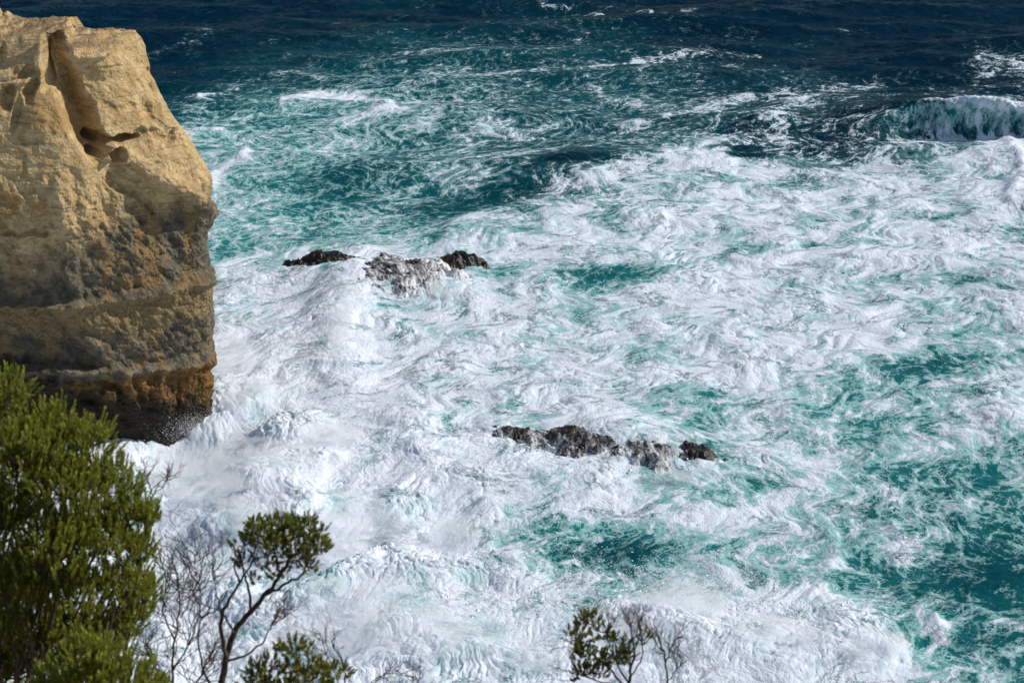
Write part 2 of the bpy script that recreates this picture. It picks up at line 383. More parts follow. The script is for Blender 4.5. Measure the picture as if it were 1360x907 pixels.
def foam_nodes(g, P, pos, cov, chn):
    """foam pattern: lace, streaks and patches; returns mask, film, height"""
    # drift coordinates are already turned along the streaks; squeeze the long axis
    s = g.sep(P); Q = g.comb(g.mul(s[0], .86), s[1], 0.)
    wn_ = g.v_('SUBTRACT', g.noise(P, .9, 3, .55, out=1), (.5, .5, .5))
    Q1 = g.v_('ADD', Q, g.v_('SCALE', wn_, sc=1.5))
    patch = g.noise(Q1, .26, 7, .58)
    wf = g.v_('SCALE', g.v_('SUBTRACT', g.noise(pos, 2.2, 3, .6, out=1), (.5, .5, .5)), sc=.55)
    Q2 = g.v_('ADD', Q1, wf)
    fine = g.noise(Q2, 1.1, 6, .6)
    ps = g.sep(pos); pr = g.comb(g.mul(g.add(g.mul(ps[0], ca), g.mul(ps[1], sa)), .86), g.sub(g.mul(ps[1], ca), g.mul(ps[0], sa)), 0.)
    Q3 = g.v_('ADD', g.v_('ADD', g.v_('SCALE', Q2, sc=.45), g.v_('SCALE', pr, sc=.55)), g.v_('SCALE', g.v_('SUBTRACT', g.noise(pos, .8, 3, .6, out=1), (.5, .5, .5)), sc=1.2))
    e1 = g.vor(Q3, .50); e2 = g.vor(Q3, 1.25); e3 = g.vor(Q3, 3.1)
    web = g.m_('MAXIMUM', g.ss(e1, .0, .14, 1., 0.), g.mul(g.ss(e2, .0, .12, 1., 0.), .9))
    web = g.m_('MAXIMUM', web, g.mul(g.ss(e3, 0., .12, 1., 0.), .7))
    web = g.mul(web, g.ss(g.noise(Q1, 1.1, 3, .5), .3, .6, .35, 1.))
    st = g.noise(g.v_('ADD', g.comb(g.mul(s[0], .22), g.mul(s[1], .95), 3.), wf), 1.0, 7, .66, .3)
    st = g.ss(g.m_('ABSOLUTE', g.sub(st, .5)), 0., .06, 1., 0.)
    crack = g.noise(g.v_('ADD', g.comb(g.mul(s[0], .5), g.mul(s[1], .9), 9.), wf), .55, 8, .72)
    crack = g.mul(g.ss(g.m_('ABSOLUTE', g.sub(crack, .5)), 0., .026, 1., 0.), g.ss(g.noise(Q1, .45, 3, .5), .48, .60))
    f = g.add(g.mul(g.ss(patch, .27, .73, 0., 1., False), .66), g.mul(web, .20), g.mul(g.ss(fine, .28, .72, 0., 1., False), .14), g.mul(st, .06), g.mul(crack, -.50))
    th = g.ss(cov, 0., 1., 1.03, .065, False)
    fb = g.add(g.mul(g.ss(patch, .27, .73, 0., 1., False), .40), g.mul(web, .38), g.mul(g.ss(fine, .28, .72, 0., 1., False), .24), g.mul(st, .16))
    kb = g.sub(fb, g.ss(cov, 0., .6, 1.03, .49, False))
    wl = g.ss(cov, .42, .75); k = g.add(g.mul(g.sub(f, th), wl), g.mul(kb, g.sub(1., wl)))
    mask = g.ss(k, -.03, g.ss(cov, .2, .6, .22, .13)); film = g.ss(k, -.27, .0)
    return mask, film, f, fine, web, Q1, k, crack

g = NT('sea_water')
P = g.attr('drift', 'Vector'); C = g.n('ShaderNodeAttribute', attribute_name='cover').outputs['Color']
sc = g.n('ShaderNodeSeparateColor'); g.put(sc.inputs[0], C); cov, airv, chn = sc.outputs
pos = g.pos()
pos0 = pos; pos = g.v_('MULTIPLY', pos, (1., YK, 1.))
mask, film, f, fine, web, Q1, kk, crack = foam_nodes(g, P, pos, cov, chn)
deep, teal, turq, milk = (.0004, .017, .037), (.0014, .057, .078), (.014, .185, .195), (.33, .60, .60)
vari = g.noise(g.v_('MULTIPLY', pos, (.05, .09, .05)), 1., 4, .55)
a2 = g.add(airv, g.mul(g.sub(vari, .5), .45))
c1 = g.mix(g.ss(a2, 0., .36), deep, teal); c1 = g.mix(g.ss(a2, .3, .75), c1, turq)
wcol = g.mix(g.mul(film, g.ss(airv, .15, .65, .10, .92)), c1, milk)
dens = g.ss(g.add(kk, g.mul(chn, .3), g.mul(g.sub(fine, .5), .7), g.mul(g.sub(g.noise(pos, 4.5, 5, .7), .5), .35)), -.05, .42)
sheet = g.mix(g.ss(g.noise(P, .35, 4, .6), .40, .62), (.38, .60, .64), (.55, .63, .73))
fcol = g.mix(dens, sheet, (.72, .79, .89))
fcol = g.mix(g.mul(chn, g.ss(g.noise(pos, .35, 5, .65), .48, .66), .75), fcol, (.36, .60, .61))
col = g.mix(mask, wcol, fcol)
rip = g.noise(g.v_('MULTIPLY', pos0, (1., 1.5, 1.)), 1.5, 6, .6, .4)
h = g.add(g.mul(rip, g.ss(mask, 0., 1., .30, .05)), g.mul(mask, g.ss(f, .3, 1.2, 0., .12, False)), g.mul(fine, mask, .10), g.mul(g.noise(pos, 3.2, 5, .6), mask, .10), g.mul(crack, -.04))
bmp = g.bump(h, 1., .85)
rg = g.ss(mask, 0., 1., .2, .85)
sh = g.pbsdf(col, rg, bmp, ior=1.33, spec=g.ss(mask, 0., 1., .006, .06), Subsurface_Weight=g.mul(mask, chn, .7), Subsurface_Radius=(.9, 1., 1.), Subsurface_Scale=.28)
MSEA = g.out(sh)
sea = link('sea', me, MSEA); sea['kind'] = 'structure'
print('sea', NR, NC, NR*NC)

# ================================================================== THE CLIFF (a headland of banded limestone)
ctrl = [(-95, 131), (-60, 129.5), (-42, 129.2), (-33, 129.6), (-29, 130.3), (-25, 132.6), (-22.3, 134.6), (-21.3, 136.0), (-21.4, 138.5), (-23.5, 144), (-30, 153), (-45, 162), (-95, 170)]
def crom(P, n=60):
    P = [P[0]]+P+[P[-1]]; out = []
    for i in range(1, len(P)-2):
        p0, p1, p2, p3 = map(np.array, (P[i-1], P[i], P[i+1], P[i+2]))
        for t in np.linspace(0, 1, n, endpoint=False):
            out.append(.5*((2*p1)+(-p0+p2)*t+(2*p0-5*p1+4*p2-p3)*t*t+(-p0+3*p1-3*p2+p3)*t**3))
    out.append(np.array(P[-2])); return np.array(out, float)
cv = crom(ctrl); ds = np.hypot(*np.diff(cv, axis=0).T); cs = np.concatenate([[0], np.cumsum(ds)])
s_of = lambda i: cs[i*60]
s_dense0, s_dense1 = s_of(2)+1.5, s_of(9)
sl_ = np.concatenate([np.linspace(0, s_dense0, 30, endpoint=False), np.linspace(s_dense0, s_dense1, 760, endpoint=False), np.linspace(s_dense1, cs[-1], 60)])
ox, oy = np.interp(sl_, cs, cv[:, 0]), np.interp(sl_, cs, cv[:, 1])
kx = np.interp(sl_+.6, cs, cv[:, 0])-np.interp(sl_-.6, cs, cv[:, 0]); ky = np.interp(sl_+.6, cs, cv[:, 1])-np.interp(sl_-.6, cs, cv[:, 1])
L = np.hypot(kx, ky)+1e-9; nx, ny = ky/L, -kx/L      # outward normal
zt = np.concatenate([np.linspace(-3, 0, 8, endpoint=False), np.linspace(0, 28, 620), 28+np.zeros(150)])
ut = np.concatenate([np.zeros(628), (np.linspace(0, 1, 151)[1:])**1.5])
ZZ, SX = np.meshgrid(zt, ox, indexing='ij'); UU = np.repeat(ut[:, None], len(ox), 1)
OX, OY, NX, NY = (np.repeat(a[None], len(zt), 0) for a in (ox, oy, nx, ny))
rightness = np.clip(NX, 0, 1)**1.2
# set-back of the wall with height, at the nose (right) and on the front
insr = np.interp(zt, [-3, 0, 3.6, 4.4, 5.2, 7, 9.6, 10.3, 11, 13, 15, 17.6, 19.6, 21.6, 23.9, 25, 27, 28], [1.0, .8, .45, .25, .5, .4, .28, -.05, .45, .35, .1, .0, .7, 2.2, 4.9, 6.0, 6.6, 7.6])
insf = np.interp(zt, [-3, 0, 2, 4.2, 4.6, 5.2, 8, 9.7, 10.1, 10.6, 14, 18, 22, 25, 27.3, 28], [1.6, 1.5, 1.0, .0, .1, .55, .35, .1, -.05, .3, .2, .25, .7, 1.2, 1.5, 2.1])
INS = insr[:, None]*rightness+insf[:, None]*(1-rightness)
bx, by, bz = OX-NX*INS, OY-NY*INS, ZZ
cpx, cpy = proj(bx, by, bz)
cjx = cpx+12*fbm3(bx/2.2, by/2.2, bz/2.2, 5, 71, .62); cjy = cpy+12*fbm3(bx/2.2, by/2.2, bz/2.2, 5, 72, .62)
D = np.zeros_like(bx)
wall = 1-sst(0, .06, UU)
def seg(pts, wd, a, soft=1.):
    global D
    dd, _ = segdist(cjx, cjy, pts); D += a*(1-sst(wd*(1-.6*soft), wd*(1+.5*soft), dd))
def pit(cx, cy, rx, ry, a, rot=0, hard=.5):
    global D
    r = ell(cjx, cjy, cx, cy, rx, ry, rot); D += a*(1-sst(1-hard, 1+.25, r))
# deep gully left of the buttress, its shoulder, knobs
seg([(72, 62), (82, 100), (98, 140), (118, 180), (128, 196)], 17, -1.9)
seg([(60, 70), (66, 110)], 9, -1.0)
pit(40, 112, 10, 26, -.8, 10); pit(8, 125, 10, 26, -.7); pit(62, 108, 7, 18, -.5); pit(22, 150, 6, 30, -.35, 8); pit(30, 84, 14, 12, -.7); pit(28, 98, 26, 8, .4); pit(5, 50, 34, 6, -.9)
pit(126, 75, 38, 30, .8, 20, .9); pit(150, 110, 42, 50, .55, 25, .9); pit(110, 68, 30, 10, .5)
# slot and hollows
pit(138, 186, 17, 7, -1.7, 0, .35); pit(172, 185, 17, 7, -1.6, 0, .35); pit(159, 208, 10, 12, -1.4, 20, .4); pit(145, 198, 30, 6, .35); pit(190, 180, 8, 10, -.4); pit(228, 186, 5, 12, -.45, 25, .8); pit(206, 178, 9, 6, -.3, 0, .9); pit(196, 150, 10, 18, -.35, -15, .8); pit(206, 120, 6, 14, -.3, -10, .8)
pit(130, 205, 14, 7, -.6)
seg([(205, 160), (225, 175), (240, 178)], 4, -.15)
# swelling of the pale upper shoulder and the brow that shades the wall below it
seg([(170, 212), (205, 232), (250, 258), (284, 292)], 12, .15, .3); pit(225, 225, 50, 36, .25, 32, .9)
seg([(150, 240), (165, 254), (190, 262), (210, 280)], 6, -.4); pit(240, 258, 25, 8, .3, 15)
seg([(84, 240), (90, 300), (100, 400)], 10, .3); seg([(0, 310), (60, 312)], 3, -.35); seg([(30, 320), (45, 360), (75, 405)], 12, .25)
# recess between the ledges at the left, and the dark undercut at the foot
poly = sst(0, 24, (75+(cjy-405)*.85)-cjx); inb = sst(407, 411, cjy)*(1-sst(486, 492, cjy))
D -= 1.1*poly*inb
D -= .9*sst(494, 512, cjy)*(1-sst(120, 215, cjx+(520-cjy)*.3))*sst(0, 10, cjx+40)
pit(145, 528, 16, 12, .9, 40, .5); pit(120, 545, 12, 8, .7, 20); pit(205, 535, 22, 30, .35, 10)
seg([(165, 497), (180, 540)], 7, .5); seg([(205, 500), (200, 540)], 6, -.3); seg([(240, 500), (236, 550)], 3, -.25); D += sst(4.6, 4.2, bz)*(.30*fbm3(bx/.8, by/.8, bz/2.2, 4, 96, .65)-.25*np.abs(fbm3(bx/.7, by/.7, bz/.7, 3, 97)))
brow = np.interp(cjx, [110, 150, 175, 205, 250, 284, 300], [205, 215, 216, 236, 262, 292, 300]); bel = cjy-brow
D -= .75*sst(0, 7, bel)*(1-sst(35, 150, bel))*sst(105, 150, cjx)*(1-.8*sst(240, 280, cpx))
D += .2*np.exp(-((bel+7)/9)**2)*sst(130, 170, cjx)
D *= wall
# rock texture in three dimensions
u1 = fbm3(bx/3.4, by/3.4, bz/3.4, 4, 75); u2 = fbm3(bx/1.1, by/1.1, bz/.9, 4, 76); 
rid = 1-np.abs(fbm3(bx/1.6, by/1.6, bz/1.3, 4, 77))*3
strat = pn3(bx/6, by/6, bz*1.3, 78)*.6+pn3(bx/3, by/3, bz*3.2, 79)*.4+.25*pn3(bx/1.5, by/1.5, bz*8, 80)
# slanting scallops on the grey wall
sl2 = np.abs(pn3((bx+bz*.9)/1.5, by/2, (bz-bx*.9)/4.2, 81)); sl3 = np.abs(pn3((bx+bz*.7)/.6, by/.8, (bz-bx*.7)/1.7, 82))
grey = (1-sst(17, 20, bz))
cell = .35*np.maximum(0, pn3(bx/.9, by/.9, bz/.9, 83)-.15)
rid2 = 1-np.abs(fbm3(bx/.55, by/.55, bz/.5, 4, 87, .6))*3
chunk = puff((bx+by*.7+.3*pn3(bx, by, bz, 93))/.9, (bz+.3*pn3(bx, by, bz, 94))/.55, 9)
D += .38*u1+.22*u2+.12*rid*(.4+.6*grey)+.085*rid2*(.35+.65*grey)+.07*strat+grey*(.40*sl2+.20*sl3+.10*chunk-.2)-cell*(1-grey)*1.2+.10*(.5+.5*grey)*fbm3(bx/.25, by/.25, bz/.22, 4, 84, .6)-.12*rightness*(1+2.5*sst(17, 19, bz))-.1
# crumbly lip of the ledges
for (pts, w_, a) in (([(-60, 409), (60, 409), (120, 404), (200, 392), (290, 374)], 5, .30), ([(-60, 494), (120, 494), (200, 493), (290, 482)], 6, .22)):
    dd, _ = segdist(cpx, cpy+3*pn3(bx/1.2, by, bz, 85), pts)
    D += a*np.exp(-(dd/w_)**2)*(1+.9*fbm3(bx/.5, by/.5, bz/.5, 3, 86)); D -= .3*a*np.exp(-((dd-8)/5)**2)*(cpy > np.interp(cpx, [p[0] for p in pts], [p[1] for p in pts]))
D *= 1-UU**.5*.9
X3 = bx+NX*D; Y3 = by+NY*D; Z3 = bz+.35*D*wall*0
# the top: run in towards the spine
spx = np.minimum(X3, -30)-4*(X3 > -30); spy = 0*Y3+148
X3 = X3*(1-UU)+UU*spx; Y3 = Y3*(1-UU)+UU*spy
cap = .55*sst(.02, .12, UU)
top = fbm3(X3/2.2, Y3/2.2, Z3*0, 4, 88)
Z3 = Z3+(UU > 0)*(.45*top*sst(0, .05, UU)+.25*sst(0, .03, UU)+.22*fbm3(X3/.6, Y3/.6, Z3*0, 3, 89)*sst(0, .05, UU))
# knoll at the left edge and the step down in front of it
tz = sst(24, 27.9, bz)
Z3 -= tz*(-.15+.10*np.clip(Y3-133, 0, 18)+1.6*sst(138.5, 142, Y3)); jn = .5*fbm2(X3/1.2, Y3/1.2, 3, 95)
Z3 += tz*1.0*sst(-34.6, -34.1, X3+jn)*(1-sst(-30.4, -29.8, X3+jn))*sst(133.4, 136.4, Y3+jn)*(1-sst(139, 141, Y3))*.75
kn = np.exp(-(((X3+36.0)/1.3)**2+((Y3-135.5)/2.0)**2)); Z3 += 3.6*kn*tz
topz = sst(24, 27.9, bz)
lowl = sst(-30.0, -33.5, X3)*topz*(1-sst(131.6, 133.2, Y3)); Z3 -= 1.5*lowl; Y3 += .5*lowl*(UU == 0)
cl_attr = np.stack([cpx/340, cpy/620, D, np.ones_like(D)], -1).reshape(-1, 4)
me = mesh_np('cliff', np.stack([X3, Y3, Z3], -1).reshape(-1, 3), gridq(len(zt), len(ox))[:, ::-1], True, {'rock': ('FLOAT_COLOR', cl_attr)})
g = NT('limestone')
p = g.pos(); s = g.sep(p); z = s[2]
big = g.noise(p, .28, 5, .6); med = g.noise(p, 1.1, 6, .62); fn = g.noise(p, 6., 6, .65); band = g.noise(g.v_('MULTIPLY', p, (.12, .12, 1.6)), 1., 5, .6)
drip = g.noise(g.v_('MULTIPLY', p, (.55, .55, .05)), 1., 4, .55)
tan = g.mix(g.ss(med, .35, .65), (.49, .34, .155), (.65, .485, .265))
tan = g.mix(g.mul(g.ss(big, .48, .62), g.ss(s[0], -26., -30.), .8), tan, (.40, .25, .10))
crust = g.mix(g.ss(fn, .35, .65), (.20, .14, .08), (.36, .27, .16))
gry = g.mix(g.ss(med, .35, .68), (.095, .086, .066), (.215, .185, .128))
gry = g.mix(g.mul(g.ss(g.add(drip, g.mul(g.sub(med, .5), .5)), .54, .68), .8), gry, (.30, .19, .075))
zz = g.add(z, g.mul(g.sub(big, .5), 7.), g.mul(g.sub(med, .5), 2.))
zz = g.add(zz, g.mul(g.ss(s[0], -26.5, -31.), 3.))
c = g.mix(g.ss(zz, 14.5, 18.5), gry, tan)
yb = g.mix(g.ss(fn, .35, .65), (.20, .145, .07), (.32, .24, .125))
c = g.mix(g.mul(g.ss(g.add(z, g.mul(g.sub(med, .5), 5.)), 7.2, 8.6), g.ss(z, 10.2, 10.5, 1., 0.)), c, yb)
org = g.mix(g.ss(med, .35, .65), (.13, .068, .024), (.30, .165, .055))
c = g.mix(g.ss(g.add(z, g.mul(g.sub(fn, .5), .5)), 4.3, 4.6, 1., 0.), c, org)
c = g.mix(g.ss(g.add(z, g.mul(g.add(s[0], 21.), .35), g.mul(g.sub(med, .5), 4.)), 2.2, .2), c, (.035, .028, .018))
nz = g.sep(g.n('ShaderNodeNewGeometry').outputs['Normal'])[2]
c = g.mix(g.mul(g.ss(g.add(nz, g.mul(g.sub(med, .5), .8)), .7, .95), g.ss(z, 26., 27.5)), c, crust)
c = g.mix(g.ss(band, .58, .68, 0., .22), c, g.mix(.5, c, (.12, .075, .03)))
bd2 = g.noise(g.v_('MULTIPLY', p, (.25, .25, 6.)), 1., 4, .6)
c = g.mix(g.ss(bd2, .57, .66, 0., .38), c, (.11, .08, .045))
c = g.mix(g.ss(fn, .62, .75, 0., .5), c, (.10, .075, .045))
capn = g.ss(g.noise(g.v_('MULTIPLY', p, (.5, .5, 4.)), 1., 4, .6), .5, .6)
c = g.mix(g.mul(capn, g.ss(z, 26.2, 27.2), .55), c, (.22, .155, .085))
hh = g.add(g.mul(fn, .13), g.mul(g.noise(p, 14., 5, .7), .07), g.mul(band, .04), g.mul(g.ss(g.vor(g.v_('ADD', p, g.v_('SCALE', g.noise(p, 2., 3, .5, out=1), sc=.5)), 1.3), 0., .06), .05))
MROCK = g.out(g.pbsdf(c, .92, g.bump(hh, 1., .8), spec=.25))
cliff = link('cliff', me, MROCK)
tag(cliff, 'tall limestone headland with banded tan, grey and orange rock rising from the surf', 'cliff')

# ================================================================== ROCKS AWASH
g = NT('wet_rock')
p = g.pos(); ob = g.obj(); wash = g.attr('wash')
n1 = g.noise(p, 2.2, 6, .6); n2 = g.noise(p, 9., 4, .6)
rk = g.mix(g.ss(n1, .35, .65), (.006, .005, .004), (.026, .020, .015)); rk = g.mix(g.ss(g.noise(p, .9, 3, .5), .60, .68), rk, (.085, .052, .012))
run = g.noise(g.attr('run', 'Vector'), 1., 7, .66, .8)
k = g.sub(g.add(run, g.mul(g.sub(n2, .5), .2)), g.ss(wash, 0., 1., .92, .22, False)); ms = g.ss(k, -.04, .20)
c = g.mix(ms, rk, g.mix(g.ss(g.add(k, g.mul(n2, .2)), .1, .45), (.26, .29, .31), (.80, .82, .84)))
h = g.add(g.mul(n1, .2), g.mul(n2, .08), g.mul(ms, .06))
MWET = g.out(g.pbsdf(c, g.ss(ms, 0., 1., .28, .8), g.bump(h, 1., .5), spec=.5))
def local_z(x, y):
    m = (np.abs(SEA_X-x) < 2.2) & (np.abs(SEA_Y-y) < 1.8); return float(SEA_Z[m].mean())
def sea_rock(name, cx, cy, rx, ry, hgt, base, label, washv, seed, rot=0, n=170, peaks=(), group=None, wtop=0., lift=.25):
    """cx, cy: ground spot (m); an uneven weed-hung rock with a foot below the water"""
    base = local_z(cx, cy)+lift
    u = np.linspace(-1, 1, n); U, W = np.meshgrid(u, u)
    # square grid folded to a disc
    a = U*np.sqrt(1-W*W/2); b = W*np.sqrt(1-U*U/2)
    r = np.hypot(a, b); c_, s_ = math.cos(R(rot)), math.sin(R(rot))
    lx, ly = a*rx, b*ry
    edge = 1-sst(.12, 1.0, r+.5*fbm2(lx/2.0, ly/2.0, 5, seed, .6))
    h = hgt*edge*(.55+.5*fbm2(lx/3, ly/1.6, 4, seed+5)*1.2+.25)
    for (ax, ay, aw, ah) in peaks: h += ah*np.exp(-(((lx-ax)/aw)**2+((ly-ay)/(aw*.9))**2))*edge
    h += edge*(.26*np.abs(pn2((lx+.5*ly)/.9, ly/2., seed+6))+.12*np.abs(pn2((lx+.4*ly)/.35, ly/.9, seed+7))+.05*fbm2(lx/.15, ly/.2, 3, seed+8))
    zc = base-1.2*(1-edge)**1.5+h*.9
    x = cx+lx*c_-ly*s_; y = cy+lx*s_+ly*c_
    wsh = np.clip(washv+.35*(1-edge)*1.2-wtop*h/ max(hgt, .1)+.25*fbm2(lx/2, ly/2, 3, seed+9), 0, 1)
    run_ = np.stack([(lx+.6*ly)*1.8, (ly-.3*lx)*.9, h*.9], -1).reshape(-1, 3)
    me = mesh_np(name, np.stack([x-cx, y-cy, zc-base+1.2], -1).reshape(-1, 3), gridq(n, n), True, {'wash': ('FLOAT', wsh.reshape(-1)), 'run': ('FLOAT_VECTOR', run_)})
    o = link(name, me, MWET); o.location = (cx, cy, base-1.2); tag(o, label, 'rock', group); return o
def rk(px, py): return at_z(px, py, 0.6)
GRP = 'rocks awash in the surf'
x, y = rk(434, 355); sea_rock('sea_rock', x, y, 5.2, 3.1, .55, 0, 'dark weed-covered rock at the left end of the upper reef', .10, 101, 4, peaks=((-.9, .3, .9, .55), (.8, 0, .8, .3)), group=GRP, wtop=.25, lift=.1)
x, y = rk(612, 350); sea_rock('sea_rock', x, y, 4.3, 3.0, .65, 0, 'black kelp-covered rock standing highest at the right end of the upper reef', -.05, 120, 4, peaks=((-.6, .3, 1.0, .6), (.9, 0, .7, .35)), group=GRP, wtop=.25, lift=.15)
x, y = rk(520, 372); sea_rock('sea_rock', x, y, 7.8, 7.5, .62, 0, 'wide low ledge with white water streaming over it between two dark rocks', .66, 140, 0, n=260, group=GRP, lift=-.05)
x, y = rk(690, 584); sea_rock('sea_rock', x, y, 4.0, 3.3, .65, 0, 'small half-drowned rock at the left end of the lower reef', .60, 160, -12, n=200, group=GRP, lift=-.05)
x, y = rk(770, 596); sea_rock('sea_rock', x, y, 5.6, 4.4, .62, 0, 'broad black rock with water pouring off it in the middle of the lower reef', .58, 175, -20, n=260, peaks=((-.3, .8, 1.6, .4),), group=GRP, lift=-.05)
x, y = rk(850, 612); sea_rock('sea_rock', x, y, 4.4, 3.3, .65, 0, 'low streaming rock just right of the broad black rock in the lower reef', .66, 190, -12, n=200, group=GRP, lift=-.05)
x, y = rk(925, 610); sea_rock('sea_rock', x, y, 3.1, 2.6, .65, 0, 'small dark rock at the right end of the lower reef beside green water', .42, 205, -14, n=200, group=GRP, lift=-.05)

# ================================================================== SPRAY
rs = np.random.RandomState(3)
def droplets(name, spots, label):
    P = []; Rr = []
    for (px, py, sx, sy, hz, n, r0) in spots:
        gx_, gy_ = at_z(px, py, 0.5)
        k = n; q = np.stack([gx_+rs.normal(0, sx, k), gy_+rs.normal(0, sy, k), .3+np.abs(rs.normal(0, hz, k))], -1)
        P.append(q); Rr.append(r0*np.exp(rs.normal(0, .5, k)))
    P = np.concatenate(P); Rr = np.concatenate(Rr)
    o6 = np.array([(1, 0, 0), (-1, 0, 0), (0, 1, 0), (0, -1, 0), (0, 0, 1), (0, 0, -1)], float)
    tr = np.array([(0, 2, 4), (2, 1, 4), (1, 3, 4), (3, 0, 4), (2, 0, 5), (1, 2, 5), (3, 1, 5), (0, 3, 5)])
    V = (P[:, None]+o6[None]*Rr[:, None, None]*(1+.5*rs.rand(len(P), 6, 1))).reshape(-1, 3)
    T = (tr[None]+6*np.arange(len(P))[:, None, None]).reshape(-1, 3)
    g = NT('spray_water'); m = g.out(g.pbsdf((.85, .88, .89), .5, spec=.4))
    o = link(name, mesh_np(name, V, T, False), m); o['kind'] = 'stuff'; o['label'] = label; o['category'] = 'spray'; return o
droplets('sea_spray', [(266, 572, 1.2, 1.4, .5, 7000, .007), (380, 580, 4, 4, .9, 2500, .012), (900, 790, 2.6, 2, .9, 5000, .014), (780, 820, 2.4, 1.6, .8, 2500, .016), (1010, 830, 3, 1.6, .7, 2500, .02), (640, 790, 5, 3, .8, 3000, .02),
   (570, 385, 1.4, 1.3, .5, 1200, .03), (800, 625, 2.5, 1.2, .5, 1500, .022)], 'fine white droplets thrown up over the breaking surf')

def mist(spots, label):
    g = NT('spray_mist'); t = g.attr('core'); p = g.pos()
    oc = g.attr('core', 'Vector')
    v = g.n('ShaderNodeVolumePrincipled'); g.put(v.inputs['Color'], (.97, .985, .99)); g.put(v.inputs['Anisotropy'], 0.)
    g.put(v.inputs['Density'], g.mul(g.ss(g.noise(p, .8, 4, .65), .40, .70), .8))
    mo = g.n('ShaderNodeOutputMaterial'); g.t.links.new(v.outputs[0], mo.inputs[1])
    Vs, Qs, off = [], [], 0; th = np.linspace(0, np.pi, 25); ph = np.linspace(0, 2*np.pi, 48, endpoint=False)
    A, B = np.meshgrid(th, ph, indexing='ij'); i = np.arange(25*48).reshape(25, 48); j = np.roll(i, -1, 1)
    Q = np.stack([i[:-1], i[1:], j[1:], j[:-1]], -1).reshape(-1, 4)
    for px, py, rx, ry, rz in spots:
        cx, cy = at_z(px, py, .8); cz = local_z(cx, cy)+.3
        n_ = np.stack([np.sin(A)*np.cos(B), np.sin(A)*np.sin(B), np.cos(A)], -1).reshape(-1, 3)
        k = 1+.5*fbm3(n_[:, 0]*1.5+px, n_[:, 1]*1.5, n_[:, 2]*1.5, 3, 99)
        Vs.append(n_*np.array((rx, ry, rz))*k[:, None]+np.array((cx, cy, cz))); Qs.append(Q+off); off += len(n_)
    o = link('spray_mist', mesh_np('spray_mist', np.concatenate(Vs), np.concatenate(Qs)), g.m); o['kind'] = 'stuff'; o['label'] = label; o['category'] = 'spray'
mist([(452, 440, 1.0, 5., 1.6), (262, 572, 1.5, 1.5, 1.6), (600, 705, 3.0, 2.6, 1.0), (905, 815, 2.6, 1.8, 1.5), (430, 590, 2.6, 3.0, 1.1), (335, 520, 2.2, 3.0, 1.0), (340, 690, 2.8, 2.6, 1.0), (480, 800, 3.0, 2.2, 1.0), (720, 870, 3.0, 1.6, 1.0), (235, 640, 1.6, 2.0, 1.0), (1010, 850, 2.0, 1.2, .9), (590, 388, 1.5, 1.6, .8), (880, 640, 2.4, 1.3, .5), (320, 640, 6, 5.5, 1.0), (450, 700, 5, 5, .9), (540, 850, 7, 3, .9), (300, 470, 2.5, 5, .8), (850, 850, 4, 2.2, 1.0), (1120, 860, 4, 1.6, .8)], 'thin white mist hanging over the heaviest surf')
# ================================================================== CLIFF TOP UNDER THE SHRUBS
gu = np.linspace(-34, 34, 140); gv = np.concatenate([np.linspace(-30, 20.5, 110), 20.5+np.linspace(.1, 9, 40)])
GU, GV = np.meshgrid(gu, gv)
gz = 48.9-.56*np.maximum(GV, -4)+.22*fbm2(GU/3, GV/3, 4, 91)-sst(20.3, 29.5, GV)*52
gy2 = np.where(GV > 20.5, 20.5+(GV-20.5)*.35, GV)+.5*fbm2(GU/2, gz/2, 3, 92)
g = NT('earth'); p = g.pos(); nn = g.noise(p, 1.2, 6, .6)
MEARTH = g.out(g.pbsdf(g.mix(g.ss(nn, .35, .65), (.09, .07, .045), (.2, .155, .095)), .95, g.bump(nn, 1., .2)))
gr = link('ground', mesh_np('ground', np.stack([GU, gy2, gz], -1).reshape(-1, 3), gridq(len(gv), len(gu))), MEARTH); gr['kind'] = 'structure'
def ground_z(x, y): return 48.9-.56*max(y, -4)

# ================================================================== SHRUBS
g = NT('bark'); p = g.pos(); nn = g.noise(g.v_('MULTIPLY', p, (1, 1, .4)), 40., 4, .6)
MBARK = g.out(g.pbsdf(g.mix(g.ss(nn, .35, .65), (.055, .038, .028), (.16, .12, .09)), .9, g.bump(nn, 1., .01)))
g = NT('dry_twig'); p = g.pos(); nn = g.noise(p, 30., 3, .6)
MTWIG = g.out(g.pbsdf(g.mix(nn, (.05, .034, .028), (.13, .085, .07)), .9))
def leafmat(name, c0, c1, c2):
    g = NT(name); t = g.attr('tip'); rnd = g.n('ShaderNodeNewGeometry').outputs['Random Per Island']
    c = g.mix(g.ss(rnd, 0., 1., 0., 1., False), c0, c1); c = g.mix(g.ss(t, .35, 1.), c, c2)
    b = g.n('ShaderNodeBsdfPrincipled'); g.put(b.inputs['Base Color'], c); g.put(b.inputs['Roughness'], .5); g.put(b.inputs['Specular IOR Level'], .35)
    tr = g.n('ShaderNodeBsdfTranslucent'); g.put(tr.inputs[0], c)
    mx = g.n('ShaderNodeMixShader'); g.put(mx.inputs[0], .48); g.put(mx.inputs[1], b.outputs[0]); g.put(mx.inputs[2], tr.outputs[0])
    return g.out(mx.outputs[0])
MLEAF = leafmat('green_leaves', (.21, .245, .040), (.36, .40, .065), (.66, .70, .15))
MLEAFD = leafmat('olive_leaves', (.09, .12, .026), (.23, .26, .045), (.66, .66, .10))
